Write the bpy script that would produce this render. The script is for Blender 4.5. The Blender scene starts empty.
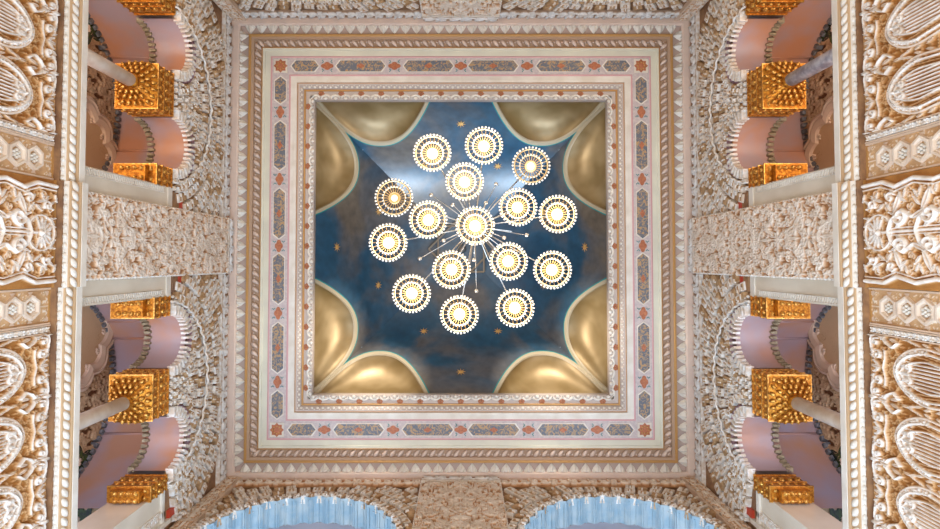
import bpy, bmesh, math, random
import numpy as np
from mathutils import Vector, Matrix
PI = math.pi
random.seed(7)
C = bpy.context.scene.collection
ZC = 1.5                                    # eye height; heights below are given above the eye
# ------------------------------------------------------------------ camera
cam = bpy.data.cameras.new('camera'); co = bpy.data.objects.new('camera', cam); C.objects.link(co)
F = 560.0
cam.sensor_width = 36; cam.lens = 36*F/940
cam.shift_x = 8/940; cam.shift_y = -20.5/940
co.location = (0.02, 0.265, ZC)
co.rotation_euler = (PI + math.radians(1.84), 0, 0)
cam.clip_start = .05
bpy.context.scene.camera = co
# ------------------------------------------------------------------ world, large lights, exposure
S = bpy.context.scene
S.view_settings.view_transform = 'Standard'; S.view_settings.look = 'None'
S.view_settings.gamma = 1; S.view_settings.exposure = -0.13
S.view_settings.use_curve_mapping = False
w = bpy.data.worlds.new('world'); S.world = w; w.use_nodes = True
w.node_tree.nodes['Background'].inputs[0].default_value = (.75, .86, 1, 1)
w.node_tree.nodes['Background'].inputs[1].default_value = .6
def area(name, loc, target, sx, sy, col, power):
    l = bpy.data.lights.new(name, 'AREA'); l.shape = 'RECTANGLE'; l.size = sx; l.size_y = sy
    l.color = col; l.energy = power
    o = bpy.data.objects.new(name, l); C.objects.link(o); o.location = loc
    o.rotation_euler = (Vector(target)-Vector(loc)).to_track_quat('-Z', 'Y').to_euler(); return o
area('hall_fill', (0, 0, .5), (0, 0, 9), 5.5, 5.5, (1, .84, .66), 320)  # added fill from below, no fixture stands in the hall
area('patio_daylight', (0, 3.4, 3.2), (0, -3.6, 9.0), 6.6, 2.4, (.52, .74, 1), 540)
for sx in (-1, 1):
    for sy in (-1, 1):
        area('gallery_fill', (sx*4.65, sy*1.94, 6.95), (sx*4.65, sy*1.94, 9.5), .9, 2.3,
             (1, .78, .64) if sy < 0 else (.80, .80, 1), 36)  # added to brighten the gallery bays, no fittings
    area('gallery_cool_fill', (sx*2.1, 5.4, 8.2), (sx*1.2, -2.5, 12.2), 2.4, 2.6, (.52, .75, 1), 110)  # added cool panel standing in for unseen gallery windows
    area('gallery_warm_fill', (sx*2.1, -5.4, 8.2), (sx*1.2, 2.5, 12.0), 2.4, 2.6, (1, .80, .58), 70)  # added warm panel to brighten the front lunettes and wall
def spot(loc, target, power, deg=30, col=(1, .92, .80)):  # added spots without fixtures, brightening lunettes and vault
    l = bpy.data.lights.new('added_spot', 'SPOT'); l.energy = power; l.spot_size = math.radians(deg); l.spot_blend = 1
    l.color = col; l.shadow_soft_size = .06
    o = bpy.data.objects.new('added_spot', l); C.objects.link(o); o.location = loc
    o.rotation_euler = (Vector(target)-Vector(loc)).to_track_quat('-Z', 'Y').to_euler()
for q in (-1, 1):
    spot((q*1.5, -3.3, 8.7+ZC), (q*1.5, 2.45, 9.95+ZC), 2700, 21)             # on the two lower lunettes
    spot((-q*3.3, 1.5, 8.7+ZC), (q*2.45, 1.5, 9.95+ZC), 1900, 21)            # on the lower lunette of each side
    spot((-q*3.3, -1.5, 8.7+ZC), (q*2.45, -1.5, 10.0+ZC), 700, 20)          # on the upper lunette of each side
for q in (-1, 1): spot((q*1.6, 3.3, 8.55+ZC), (q*.85, -1.7, 10.75+ZC), 1300, 34, (.66, .82, 1))          # cool light on the upper face of the vault

# ------------------------------------------------------------------ helpers
def tag(o, label=None, cat=None, group=None, kind=None):
    if label: o['label'] = label
    if cat: o['category'] = cat
    if group: o['group'] = group
    if kind: o['kind'] = kind
    return o
def empty(name, loc, label=None, cat=None, group=None, kind=None):
    o = bpy.data.objects.new(name, None); C.objects.link(o); o.location = loc; o.empty_display_size = .1
    return tag(o, label, cat, group, kind)
def W(side, a, d, z):
    """a along the wall, d outward from the room's centre, z above the eye"""
    if side == 'left': return (-d, a, z+ZC)
    if side == 'right': return (d, a, z+ZC)
    if side == 'front': return (a, d, z+ZC)
    return (a, -d, z+ZC)                     # back
def link(name, me, mat, parent=None):
    if mat is not None and not me.materials: me.materials.append(mat)
    o = bpy.data.objects.new(name, me); C.objects.link(o)
    if parent is not None:
        o.parent = parent; o.location = -parent_loc(parent)
    return o
def parent_loc(p):
    v = Vector(p.location)
    while p.parent is not None:
        p = p.parent; v = v + Vector(p.location)
    return v
class MB:
    def __init__(s): s.v = []; s.f = []; s.n = 0
    def add(s, vs, fs):
        b = s.n; s.v.extend(vs); s.n += len(vs)
        s.f.extend([tuple(i+b for i in f) for f in fs])
    def hexa(s, c):                          # 8 corners, bottom loop then top loop
        s.add(c, [(3,2,1,0),(4,5,6,7),(0,1,5,4),(1,2,6,5),(2,3,7,6),(3,0,4,7)])
    def box(s, lo, hi):
        x0,y0,z0 = lo; x1,y1,z1 = hi
        s.hexa([(x0,y0,z0),(x1,y0,z0),(x1,y1,z0),(x0,y1,z0),(x0,y0,z1),(x1,y0,z1),(x1,y1,z1),(x0,y1,z1)])
    def wbox(s, side, a0, a1, d0, d1, z0, z1, ch=0):
        """box on a wall, its room-side face (d0) shrunk by ch"""
        s.hexa([W(side,a0,d1,z0),W(side,a1,d1,z0),W(side,a1,d1,z1),W(side,a0,d1,z1),
                W(side,a0+ch,d0,z0+ch),W(side,a1-ch,d0,z0+ch),W(side,a1-ch,d0,z1-ch),W(side,a0+ch,d0,z1-ch)])
    def polar(s, side, ca, cz, t0, t1, r0, r1, d0, d1, ch=0):
        """radial block on a wall: angles t0..t1 from the a axis, radii r0..r1"""
        def p(t, r, d): return W(side, ca+r*math.cos(t), d, cz+r*math.sin(t))
        k = ch/((r0+r1)/2)
        s.hexa([p(t0,r0,d1),p(t1,r0,d1),p(t1,r1,d1),p(t0,r1,d1),
                p(t0+k,r0+ch,d0),p(t1-k,r0+ch,d0),p(t1-k,r1-ch,d0),p(t0+k,r1-ch,d0)])
    def tube(s, pts, r, n=8, closed=False, caps=True):
        pts = [Vector(p) for p in pts]; m = len(pts); vs = []; up = None
        for i, p in enumerate(pts):
            t = (pts[(i+1) % m]-pts[i-1]) if closed else (pts[min(i+1,m-1)]-pts[max(i-1,0)])
            t.normalize()
            if up is None:
                up = Vector((0,0,1)) if abs(t.z) < .9 else Vector((1,0,0))
            x = t.cross(up).normalized(); y = x.cross(t).normalized(); up = y
            rr = r[i] if isinstance(r, (list, tuple)) else r
            for k in range(n):
                an = 2*PI*k/n; vs.append(tuple(p + x*rr*math.cos(an) + y*rr*math.sin(an)))
        fs = []
        for i in range(m if closed else m-1):
            j = (i+1) % m
            for k in range(n):
                fs.append((i*n+k, i*n+(k+1)%n, j*n+(k+1)%n, j*n+k))
        if not closed and caps:
            fs.append(tuple(reversed(range(n)))); fs.append(tuple(range((m-1)*n, m*n)))
        s.add(vs, fs)
    def ball(s, c, r, n=8, m=5, sc=(1,1,1)):
        vs = [(c[0],c[1],c[2]-r*sc[2])]
        for j in range(1, m):
            ph = -PI/2+PI*j/m
            for k in range(n):
                an = 2*PI*k/n
                vs.append((c[0]+r*sc[0]*math.cos(ph)*math.cos(an), c[1]+r*sc[1]*math.cos(ph)*math.sin(an), c[2]+r*sc[2]*math.sin(ph)))
        vs.append((c[0],c[1],c[2]+r*sc[2])); L = len(vs)-1; fs = []
        for k in range(n):
            fs.append((0, 1+(k+1)%n, 1+k)); fs.append((L, L-n+k, L-n+(k+1)%n))
            for j in range(m-2):
                a = 1+j*n; fs.append((a+k, a+(k+1)%n, a+n+(k+1)%n, a+n+k))
        s.add(vs, fs)
    def lathe(s, prof, c, n=32, sq=None):
        vs = []; fs = []
        for (r, z) in prof:
            for k in range(n):
                an = 2*PI*k/n; vs.append((c[0]+r*math.cos(an), c[1]+r*math.sin(an), c[2]+z))
        for i in range(len(prof)-1):
            for k in range(n):
                fs.append((i*n+k, i*n+(k+1)%n, (i+1)*n+(k+1)%n, (i+1)*n+k))
        s.add(vs, fs)
    def grid(s, P):                          # P[i][j] points
        n, m = len(P), len(P[0]); vs = [tuple(p) for row in P for p in row]
        s.add(vs, [(i*m+j, i*m+j+1, (i+1)*m+j+1, (i+1)*m+j) for i in range(n-1) for j in range(m-1)])
    def build(s, name, mat, parent=None, smooth=False, fix=True):
        me = bpy.data.meshes.new(name); me.from_pydata(s.v, [], s.f); me.update()
        if fix:
            bm = bmesh.new(); bm.from_mesh(me); bmesh.ops.recalc_face_normals(bm, faces=bm.faces[:]); bm.to_mesh(me); bm.free()
        if smooth: me.polygons.foreach_set('use_smooth', [True]*len(me.polygons))
        return link(name, me, mat, parent)

# ------------------------------------------------------------------ materials
def nodes(name):
    m = bpy.data.materials.new(name); m.use_nodes = True; nt = m.node_tree
    return m, nt, nt.nodes['Principled BSDF'], nt.nodes, nt.links
def mat(name, col, rough=.6, metal=0, noise=0, nscale=6, col2=None, bump=0, bscale=40, emit=None, es=0, spec=None, detail=6, coat=0):
    m, nt, b, N, L = nodes(name)
    b.inputs['Roughness'].default_value = rough; b.inputs['Metallic'].default_value = metal
    b.inputs['Base Color'].default_value = (*col, 1)
    if spec is not None: b.inputs['Specular IOR Level'].default_value = spec
    if coat: b.inputs['Coat Weight'].default_value = coat; b.inputs['Coat Roughness'].default_value = .25
    if noise or bump:
        tc = N.new('ShaderNodeNewGeometry')
    if noise:
        n = N.new('ShaderNodeTexNoise'); n.inputs['Scale'].default_value = nscale; n.inputs['Detail'].default_value = detail
        L.new(tc.outputs['Position'], n.inputs['Vector'])
        r = N.new('ShaderNodeValToRGB'); e = r.color_ramp.elements
        e[0].position = .5-.5*noise; e[1].position = .5+.5*noise if noise < 1 else .95
        e[0].position = .38; e[1].position = .64
        e[0].color = (*(col2 or tuple(c*.7 for c in col)), 1); e[1].color = (*col, 1)
        L.new(n.outputs['Fac'], r.inputs['Fac']); L.new(r.outputs['Color'], b.inputs['Base Color'])
    if bump:
        n2 = N.new('ShaderNodeTexNoise'); n2.inputs['Scale'].default_value = bscale; n2.inputs['Detail'].default_value = 3
        L.new(tc.outputs['Position'], n2.inputs['Vector'])
        bu = N.new('ShaderNodeBump'); bu.inputs['Strength'].default_value = bump; bu.inputs['Distance'].default_value = .01
        L.new(n2.outputs['Fac'], bu.inputs['Height']); L.new(bu.outputs['Normal'], b.inputs['Normal'])
    if emit:
        b.inputs['Emission Color'].default_value = (*emit, 1); b.inputs['Emission Strength'].default_value = es
    return m
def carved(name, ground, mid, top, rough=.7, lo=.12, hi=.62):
    """stucco coloured by carving depth: shade painted in the recesses, highlights on the ridges"""
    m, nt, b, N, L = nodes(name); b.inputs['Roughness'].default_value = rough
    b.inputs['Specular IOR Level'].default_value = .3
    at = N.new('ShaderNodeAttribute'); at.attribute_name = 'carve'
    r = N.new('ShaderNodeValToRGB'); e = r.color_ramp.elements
    e[0].position = lo; e[0].color = (*ground, 1); e[1].position = hi; e[1].color = (*top, 1)  # recess shade and ridge highlight put into the colour ramp
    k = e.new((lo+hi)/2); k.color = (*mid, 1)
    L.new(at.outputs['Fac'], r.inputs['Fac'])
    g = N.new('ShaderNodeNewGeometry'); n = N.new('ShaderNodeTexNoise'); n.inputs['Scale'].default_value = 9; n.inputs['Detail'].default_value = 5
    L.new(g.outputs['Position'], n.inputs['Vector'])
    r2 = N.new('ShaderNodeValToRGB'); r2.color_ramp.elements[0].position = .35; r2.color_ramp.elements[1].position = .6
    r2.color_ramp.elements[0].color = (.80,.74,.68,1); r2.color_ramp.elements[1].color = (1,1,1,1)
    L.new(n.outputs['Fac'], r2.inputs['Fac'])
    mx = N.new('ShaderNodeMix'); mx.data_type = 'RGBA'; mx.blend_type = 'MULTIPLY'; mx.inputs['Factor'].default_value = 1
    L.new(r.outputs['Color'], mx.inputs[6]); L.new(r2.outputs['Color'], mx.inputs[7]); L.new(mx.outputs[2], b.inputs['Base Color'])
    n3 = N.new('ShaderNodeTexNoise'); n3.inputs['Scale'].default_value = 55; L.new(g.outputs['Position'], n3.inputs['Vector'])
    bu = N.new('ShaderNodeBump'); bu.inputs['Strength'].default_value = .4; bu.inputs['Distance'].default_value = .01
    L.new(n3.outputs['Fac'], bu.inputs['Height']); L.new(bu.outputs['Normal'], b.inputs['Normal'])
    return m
M = {}
M['stucco'] = mat('cream_stucco', (.76,.64,.52), .65, noise=1, nscale=5, col2=(.66,.52,.40), bump=.3, bscale=50)
M['white'] = mat('white_stucco', (.76,.71,.63), .5, noise=1, nscale=4, col2=(.66,.59,.50))
M['pale'] = mat('pale_cornice', (.72,.66,.56), .5, noise=1, nscale=3, col2=(.64,.58,.50))
M['sand'] = mat('sand_cornice', (.68,.50,.36), .55, noise=1, nscale=3, col2=(.62,.46,.34))
M['pinkish'] = mat('pink_cornice', (.70,.54,.44), .55, noise=1, nscale=3, col2=(.62,.48,.40))
M['leafground'] = mat('grey_rose_ground', (.43,.32,.27), .6)
M['ropeground'] = mat('brown_rope_ground', (.44,.29,.19), .6)
M['celadon'] = mat('pale_celadon', (.66,.63,.50), .5, noise=1, nscale=3, col2=(.60,.57,.46))
M['brown'] = mat('brown_fillet', (.42,.22,.09), .45)
M['rosband'] = mat('dove_grey_band', (.46,.38,.33), .6)
M['gilt'] = mat('gilt_fillet', (.50,.27,.09), .45, metal=.2)
M['ochre'] = mat('ochre_ground', (.34,.18,.08), .7, noise=1, nscale=8, col2=(.20,.10,.05))
M['block'] = mat('carved_blocks', (.80,.78,.75), .6, noise=1, nscale=16, col2=(.66,.54,.42), bump=.3, bscale=70, detail=3)
M['block2'] = mat('ochre_blocks', (.56,.37,.20), .6, noise=1, nscale=12, col2=(.34,.19,.08), bump=.6, bscale=60)
M['purple'] = mat('mauve_recess', (.30,.18,.22), .6)
M['marble'] = mat('cream_marble', (.72,.64,.52), .25, noise=1, nscale=2.2, col2=(.64,.55,.43))
M['shaft'] = mat('veined_marble', (.86,.78,.68), .3, noise=1, nscale=6, col2=(.68,.56,.44), detail=8)
M['shaft_grey'] = mat('grey_veined_marble', (.58,.58,.62), .3, noise=1, nscale=14, col2=(.26,.26,.32), detail=8)
M['gold'] = mat('gilded_capital', (.62,.27,.03), .40, metal=.75, noise=1, nscale=30, col2=(.28,.09,.008), bump=.5, bscale=70)  # dark second tone stands for shadow between the studs
M['gold_leaf'] = mat('worn_gilt_leaf', (.85,.50,.13), .32, metal=.8, noise=1, nscale=40, col2=(.45,.18,.02))
M['lustre'] = mat('lustre_plaster', (.54,.26,.15), .38, noise=1, nscale=1.6, col2=(.42,.32,.34), coat=.3, detail=3)
M['lustre2'] = mat('lilac_plaster', (.36,.32,.40), .38, noise=1, nscale=1.3, col2=(.48,.26,.17), coat=.3, detail=3)
M['steel'] = mat('dusty_scallop', (.22,.22,.22), .5, noise=1, nscale=20, col2=(.10,.10,.11))
M['khaki'] = mat('khaki_scallop', (.36,.30,.19), .55, noise=1, nscale=20, col2=(.22,.17,.10))
M['tan'] = mat('tan_plaster', (.62,.42,.24), .6, noise=1, nscale=2, col2=(.56,.37,.21))
M['arch_white'] = mat('blue_white_plaster', (.38,.46,.50), .5, noise=1, nscale=6, col2=(.24,.36,.45))
M['grey_vault'] = mat('grey_lilac_plaster', (.46,.44,.50), .5, noise=1, nscale=1.2, col2=(.38,.38,.46))
M['red'] = mat('red_paint', (.50,.05,.02), .5)
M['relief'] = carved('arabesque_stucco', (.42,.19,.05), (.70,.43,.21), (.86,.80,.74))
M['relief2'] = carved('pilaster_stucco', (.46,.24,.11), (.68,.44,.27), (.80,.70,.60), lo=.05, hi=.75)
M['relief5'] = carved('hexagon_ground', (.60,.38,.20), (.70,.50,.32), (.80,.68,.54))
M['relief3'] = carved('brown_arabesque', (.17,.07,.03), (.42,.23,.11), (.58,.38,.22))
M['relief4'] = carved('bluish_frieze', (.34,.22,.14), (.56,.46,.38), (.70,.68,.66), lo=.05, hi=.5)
M['brass'] = mat('brass', (.78,.60,.34), .3, metal=1)
M['chrome'] = mat('silvered_metal', (.50,.47,.43), .3, metal=1)
M['crystal'] = mat('crystal_bead', (.80,.74,.64), .08, spec=.9, coat=.5)
M['bulb'] = mat('lit_bulb', (1,1,1), .4, emit=(1,.90,.70), es=9)
M['bulb_off'] = mat('dim_bulb', (.9,.85,.75), .3, emit=(1,.75,.45), es=.8)
M['bulb_dim'] = mat('faint_bulb', (.9,.85,.75), .3, emit=(1,.85,.6), es=3)
M['green'] = mat('green_glass', (.06,.10,.02), .25, noise=1, nscale=10, col2=(.01,.02,.015))
M['rose'] = mat('rose_line', (.58,.32,.32), .5)
M['orange'] = mat('orange_flower', (.50,.18,.08), .5, noise=1, nscale=40, col2=(.36,.11,.05))
M['rosette'] = mat('russet_rosette', (.38,.14,.06), .5)
M['strap'] = mat('drab_strap', (.26,.21,.15), .5)
M['lilac'] = mat('lilac_grey_border', (.58,.50,.47), .5, noise=1, nscale=26, col2=(.48,.40,.40))
M['floor'] = mat('marble_floor', (.62,.52,.42), .3, noise=1, nscale=2)
M['teal'] = mat('teal_line', (.01,.24,.24), .5)
M['bordercream'] = mat('cream_arch_border', (.40,.33,.22), .5)
M['star'] = mat('gold_star', (.62,.36,.12), .45, metal=.3)
M['lunette'] = mat('gold_lunette', (.33,.235,.115), .42, metal=.3, noise=1, nscale=2.0, col2=(.22,.145,.055), detail=2)
def slate():
    m, nt, b, N, L = nodes('slate_gold_cartouche'); b.inputs['Roughness'].default_value = .45
    g = N.new('ShaderNodeNewGeometry'); v = N.new('ShaderNodeTexVoronoi'); v.inputs['Scale'].default_value = 17; v.feature = 'F1'
    L.new(g.outputs['Position'], v.inputs['Vector'])
    wv = N.new('ShaderNodeTexNoise'); wv.inputs['Scale'].default_value = 15; wv.inputs['Detail'].default_value = 2; wv.inputs['Distortion'].default_value = 2
    L.new(g.outputs['Position'], wv.inputs['Vector'])
    r = N.new('ShaderNodeValToRGB'); e = r.color_ramp.elements
    e[0].position = .47; e[0].color = (.13,.14,.17,1); e[1].position = .60; e[1].color = (.46,.28,.13,1)
    k = e.new(.53); k.color = (.28,.23,.18,1)
    L.new(wv.outputs['Fac'], r.inputs['Fac']); L.new(r.outputs['Color'], b.inputs['Base Color']); return m
M['slate'] = slate()
def vault_mat():
    m, nt, b, N, L = nodes('painted_night_vault'); b.inputs['Roughness'].default_value = .42
    b.inputs['Coat Weight'].default_value = .65; b.inputs['Coat Roughness'].default_value = .36
    g = N.new('ShaderNodeNewGeometry'); n = N.new('ShaderNodeTexNoise'); n.inputs['Scale'].default_value = .5; n.inputs['Detail'].default_value = 5
    n.inputs['Distortion'].default_value = .6
    L.new(g.outputs['Position'], n.inputs['Vector'])
    r = N.new('ShaderNodeValToRGB'); e = r.color_ramp.elements
    e[0].position = .38; e[0].color = (.006,.065,.13,1); e[1].position = .64; e[1].color = (.15,.115,.08,1)
    k = e.new(.47); k.color = (.02,.085,.15,1); k = e.new(.55); k.color = (.11,.11,.115,1)
    L.new(n.outputs['Fac'], r.inputs['Fac'])
    n2 = N.new('ShaderNodeTexNoise'); n2.inputs['Scale'].default_value = 7; n2.inputs['Detail'].default_value = 8
    L.new(g.outputs['Position'], n2.inputs['Vector'])
    r2 = N.new('ShaderNodeValToRGB'); r2.color_ramp.elements[0].position = .3; r2.color_ramp.elements[0].color = (.6,.6,.6,1)
    r2.color_ramp.elements[1].position = .7; r2.color_ramp.elements[1].color = (1,1,1,1)
    L.new(n2.outputs['Fac'], r2.inputs['Fac'])
    mx = N.new('ShaderNodeMix'); mx.data_type = 'RGBA'; mx.blend_type = 'MULTIPLY'; mx.inputs['Factor'].default_value = 1
    L.new(r.outputs['Color'], mx.inputs[6]); L.new(r2.outputs['Color'], mx.inputs[7]); L.new(mx.outputs[2], b.inputs['Base Color'])
    return m
M['vault'] = vault_mat()

# ------------------------------------------------------------------ height fields for carved stucco
class HF:
    def __init__(s, w, h, res):
        s.nu = int(round(w/res))+1; s.nv = int(round(h/res))+1; s.w = w; s.h = h
        s.U, s.V = np.meshgrid(np.linspace(0, w, s.nu), np.linspace(0, h, s.nv), indexing='ij')
        s.H = np.zeros_like(s.U)
    def put(s, x): s.H = np.maximum(s.H, x)
    def stroke(s, pts, r, ht):
        D = np.full_like(s.U, 9.)
        m = len(pts)
        for i in range(m-1):
            (x0,y0),(x1,y1) = pts[i], pts[i+1]; dx, dy = x1-x0, y1-y0; L2 = dx*dx+dy*dy+1e-12
            t = np.clip(((s.U-x0)*dx+(s.V-y0)*dy)/L2, 0, 1)
            D = np.minimum(D, np.hypot(s.U-x0-t*dx, s.V-y0-t*dy))
        s.put(np.where(D < r, ht*np.sqrt(np.clip(1-(D/r)**2, 0, 1))**.7, 0)); return s
    def leaf(s, x, y, L, ang, wd, ht, groove=True):
        c, sn = math.cos(ang), math.sin(ang)
        p = ((s.U-x)*c+(s.V-y)*sn)/L; q = -(s.U-x)*sn+(s.V-y)*c
        half = wd*np.sin(PI*np.clip(p, 0, 1))**.8+1e-6
        ins = (p > 0) & (p < 1) & (abs(q) < half)
        k = abs(q)/half
        h = ht*np.sqrt(np.clip(1-k**2, 0, 1))
        if groove: h = h*(.55+.45*np.clip(k*3, 0, 1))
        s.put(np.where(ins, h, 0)); return s
    def disc(s, x, y, r, ht, hole=0):
        D = np.hypot(s.U-x, s.V-y)
        h = np.where(D < r, ht*np.sqrt(np.clip(1-(D/r)**2, 0, 1)), 0)
        if hole: h = np.where(D < hole, 0, h)
        s.put(h); return s
    def sym(s): s.H = np.maximum(s.H, s.H[::-1, :]); return s
def spiral(x, y, r, a0, turns, n=22, sgn=1, r1=.15):
    return [(x+r*(1-(1-r1)*i/n)*math.cos(a0+sgn*2*PI*turns*i/n), y+r*(1-(1-r1)*i/n)*math.sin(a0+sgn*2*PI*turns*i/n)) for i in range(n+1)]
def arcpts(x, y, rx, ry, a0, a1, n=16):
    return [(x+rx*math.cos(a0+(a1-a0)*i/n), y+ry*math.sin(a0+(a1-a0)*i/n)) for i in range(n+1)]
def relief(name, H, side, a0, a1, z0, z1, d, material, parent=None, depth=1.0):
    """H[i along a, j along z from the TOP down]"""
    nu, nv = H.shape
    A = np.linspace(a0, a1, nu)[:, None]*np.ones((1, nv)); Z = np.ones((nu, 1))*np.linspace(z1, z0, nv)[None, :]
    D = d - H*depth
    if side == 'left': P = np.stack([-D, A, Z+ZC], -1)
    elif side == 'right': P = np.stack([D, A, Z+ZC], -1)
    elif side == 'front': P = np.stack([A, D, Z+ZC], -1)
    else: P = np.stack([A, -D, Z+ZC], -1)
    return raw_grid(name, P, H, material, parent, flip=side in ('right', 'back'))
def raw_grid(name, P, H, material, parent=None, flip=False):
    nu, nv = H.shape; me = bpy.data.meshes.new(name)
    idx = np.arange(nu*nv).reshape(nu, nv)
    q = np.stack([idx[:-1,:-1], idx[1:,:-1], idx[1:,1:], idx[:-1,1:]], -1).reshape(-1, 4)
    if flip: q = q[:, ::-1]
    me.vertices.add(nu*nv); me.vertices.foreach_set('co', P.reshape(-1).astype('f'))
    me.loops.add(q.size); me.loops.foreach_set('vertex_index', np.ascontiguousarray(q).reshape(-1).astype('i'))
    me.polygons.add(len(q)); me.polygons.foreach_set('loop_start', np.arange(0, q.size, 4, dtype='i'))
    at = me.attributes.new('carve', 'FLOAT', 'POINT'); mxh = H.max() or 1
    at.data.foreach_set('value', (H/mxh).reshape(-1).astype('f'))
    me.update(); me.validate()
    me.polygons.foreach_set('use_smooth', np.ones(len(q), dtype=bool))
    return link(name, me, material, parent)

# arabesque tile of the lower walls: one bulb flanked by halves of the scrolled gaps
def bulb_tile(w=.57, h=1.05, res=.0062):
    f = HF(w, h, res); c = w/2
    rnd = random.Random(9)
    for _ in range(150):
        x, y = rnd.uniform(0, c), rnd.uniform(0, .34); f.leaf(x, y, .045, rnd.uniform(0, PI), .009, .030)
    for _ in range(50):
        x, y = rnd.uniform(0, .10), rnd.uniform(.3, 1.05); f.leaf(x, y, .05, rnd.uniform(0, PI), .010, .030)
    for _ in range(50):
        x, y = rnd.uniform(c-.11, c), rnd.uniform(.36, .50); f.leaf(x, y, .04, rnd.uniform(0, PI), .009, .050)
    for x in (.10, .125): f.stroke([(x, .40), (x+.01, .6), (x+.05, .9), (x+.06, 1.05)], .006, .035)
    # the big fluted bulb
    ty = .30
    for k, (rx, th, ht) in enumerate(((.235, .016, .045), (.195, .011, .062), (.125, .009, .058))):
        top = ty+k*.045
        pts = [(c-rx*math.sin(t*PI*.5), top+(.36-.04*k)*(1-math.cos(t*PI*.5))**.9) for t in np.linspace(0, 1, 14)]
        pts += [(c-rx+.035*t, top+.36-.04*k+.3*t) for t in (.3, .7, 1.)]
        f.stroke(pts, th, ht)
    for t in np.linspace(.06, .95, 15):                               # feathered wing
        x = c-.215*math.sin(t*PI*.5); y = ty+.02+.36*(1-math.cos(t*PI*.5))
        f.leaf(x-.012, y+.006, .050, .15+.5*(1-t), .0075, .070)
    for x in (0, .030, .060, .090):                                    # flutes
        f.stroke([(c-x, .50+x*.5), (c-x*1.05, .80+x), (c-x*.6, 1.05)], .0085, .060)
    f.leaf(c-.07, .40, .09, 1.25, .022, .070); f.disc(c, .385, .020, .075); f.leaf(c-.001, .40, .10, PI/2, .018, .075)
    f.stroke(spiral(c-.055, .47, .035, 0, 1.1), .008, .065)
    f.leaf(c-.10, .47, .12, 1.45, .016, .055)
    # the lacy band above, its knot on the seam between two bulbs
    f.leaf(0, .01, .085, PI/2, .020, .085); f.leaf(0, .10, .12, PI/2, .032, .055)
    f.leaf(.045, .055, .075, PI*.30, .020, .06); f.stroke(spiral(.060, .10, .036, 2.6, 1.2), .0085, .065)
    f.stroke([(0, .055), (.05, .035), (.12, .045), (.16, .075)], .0085, .06)
    f.leaf(.10, .03, .10, .25, .016, .055); f.leaf(.185, .02, .07, 1.1, .016, .055)
    f.stroke(spiral(.175, .125, .040, 3.6, 1.3, sgn=-1), .0085, .065); f.disc(.175, .125, .012, .06)
    f.leaf(.225, .06, .09, .9, .018, .055); f.leaf(.10, .17, .11, .35, .016, .045)
    f.stroke([(.02, .20), (.06, .235), (.09, .30), (.045, .36)], .010, .07)
    f.leaf(.015, .24, .12, 1.35, .022, .05); f.leaf(.0, .36, .12, PI/2, .02, .045)
    f.stroke([(.13, .20), (.20, .20), (c, .175)], .008, .05); f.leaf(c, .02, .13, PI/2, .024, .055)
    f.disc(c-.05, .055, .016, .05); f.disc(.135, .075, .013, .05); f.disc(.03, .165, .014, .055)
    for x, y in ((.02,.44),(.035,.50),(.03,.60),(.04,.72)): f.leaf(x-.02, y, .09, 1.3, .016, .05)
    f.sym(); return f.H
def lower_pier_field(w=1.0, h=1.05, res=.0065):
    f = HF(w, h, res); c = w/2
    rnd = random.Random(4)
    for _ in range(330): f.leaf(rnd.uniform(.11, c), rnd.uniform(0, h), .055, rnd.uniform(0, PI), .011, .030)
    for _ in range(40): f.stroke(spiral(rnd.uniform(.14, c), rnd.uniform(.03, h), .035, rnd.uniform(0, 6), 1.1, n=12), .0075, .036)
    for k in range(11):                                                # shell at the top centre
        t = PI*(-.12+1.24*k/10); f.leaf(c+.02*math.cos(t), .20-.02*math.sin(t), .13, -t, .015, .055)
    f.disc(c, .20, .03, .07); f.stroke(arcpts(c, .20, .16, .16, 0, PI*2, 30), .012, .045)
    f.stroke([(c, .25), (c, 1.05)], .016, .05); f.stroke([(c-.03,.30),(c-.03,1.05)], .008, .045)
    for s0, yy in ((1, .42), (1, .72)):
        f.stroke([(c, yy-.10), (c-.10, yy-.06), (c-.18, yy+.06), (c-.12, yy+.16)], .018, .06)
        f.stroke(spiral(c-.13, yy+.05, .075, -1.2, 1.3), .013, .07); f.leaf(c-.02, yy-.02, .22, 2.3, .04, .055)
        f.leaf(c-.16, yy-.04, .20, 2.7, .045, .05); f.leaf(c-.10, yy+.14, .17, 2.0, .032, .05)
    f.stroke([(.06, .02), (.05, .25), (.11, .40), (.06, .60), (.10, .80), (.06, 1.05)], .022, .055)
    f.stroke([(.10, .02), (.09, .23), (.15, .40), (.10, .60), (.14, .80), (.10, 1.05)], .009, .045)
    for i in range(13): f.leaf(.13+.02*(i%2), .04+.08*i, .09, .5 if i % 2 else -.3, .018, .05)
    for x, y, a in ((.20,.04,1.0),(.28,.06,2.0),(.36,.03,1.4),(.42,.08,.4),(.20,.16,1.3),(.30,.20,2.2),(.24,.30,.6),(.33,.33,1.2),(.44,.03,2.4),(.20,.44,1.),(.22,.60,.7),(.24,.88,1.)):
        f.leaf(x, y, .10, a, .020, .05); f.disc(x, y, .013, .05)
    f.stroke(spiral(.25, .13, .05, 1, 1.2), .010, .055); f.stroke(spiral(.20, .35, .05, 2, 1.2), .010, .055)
    f.sym(); return f.H
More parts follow.
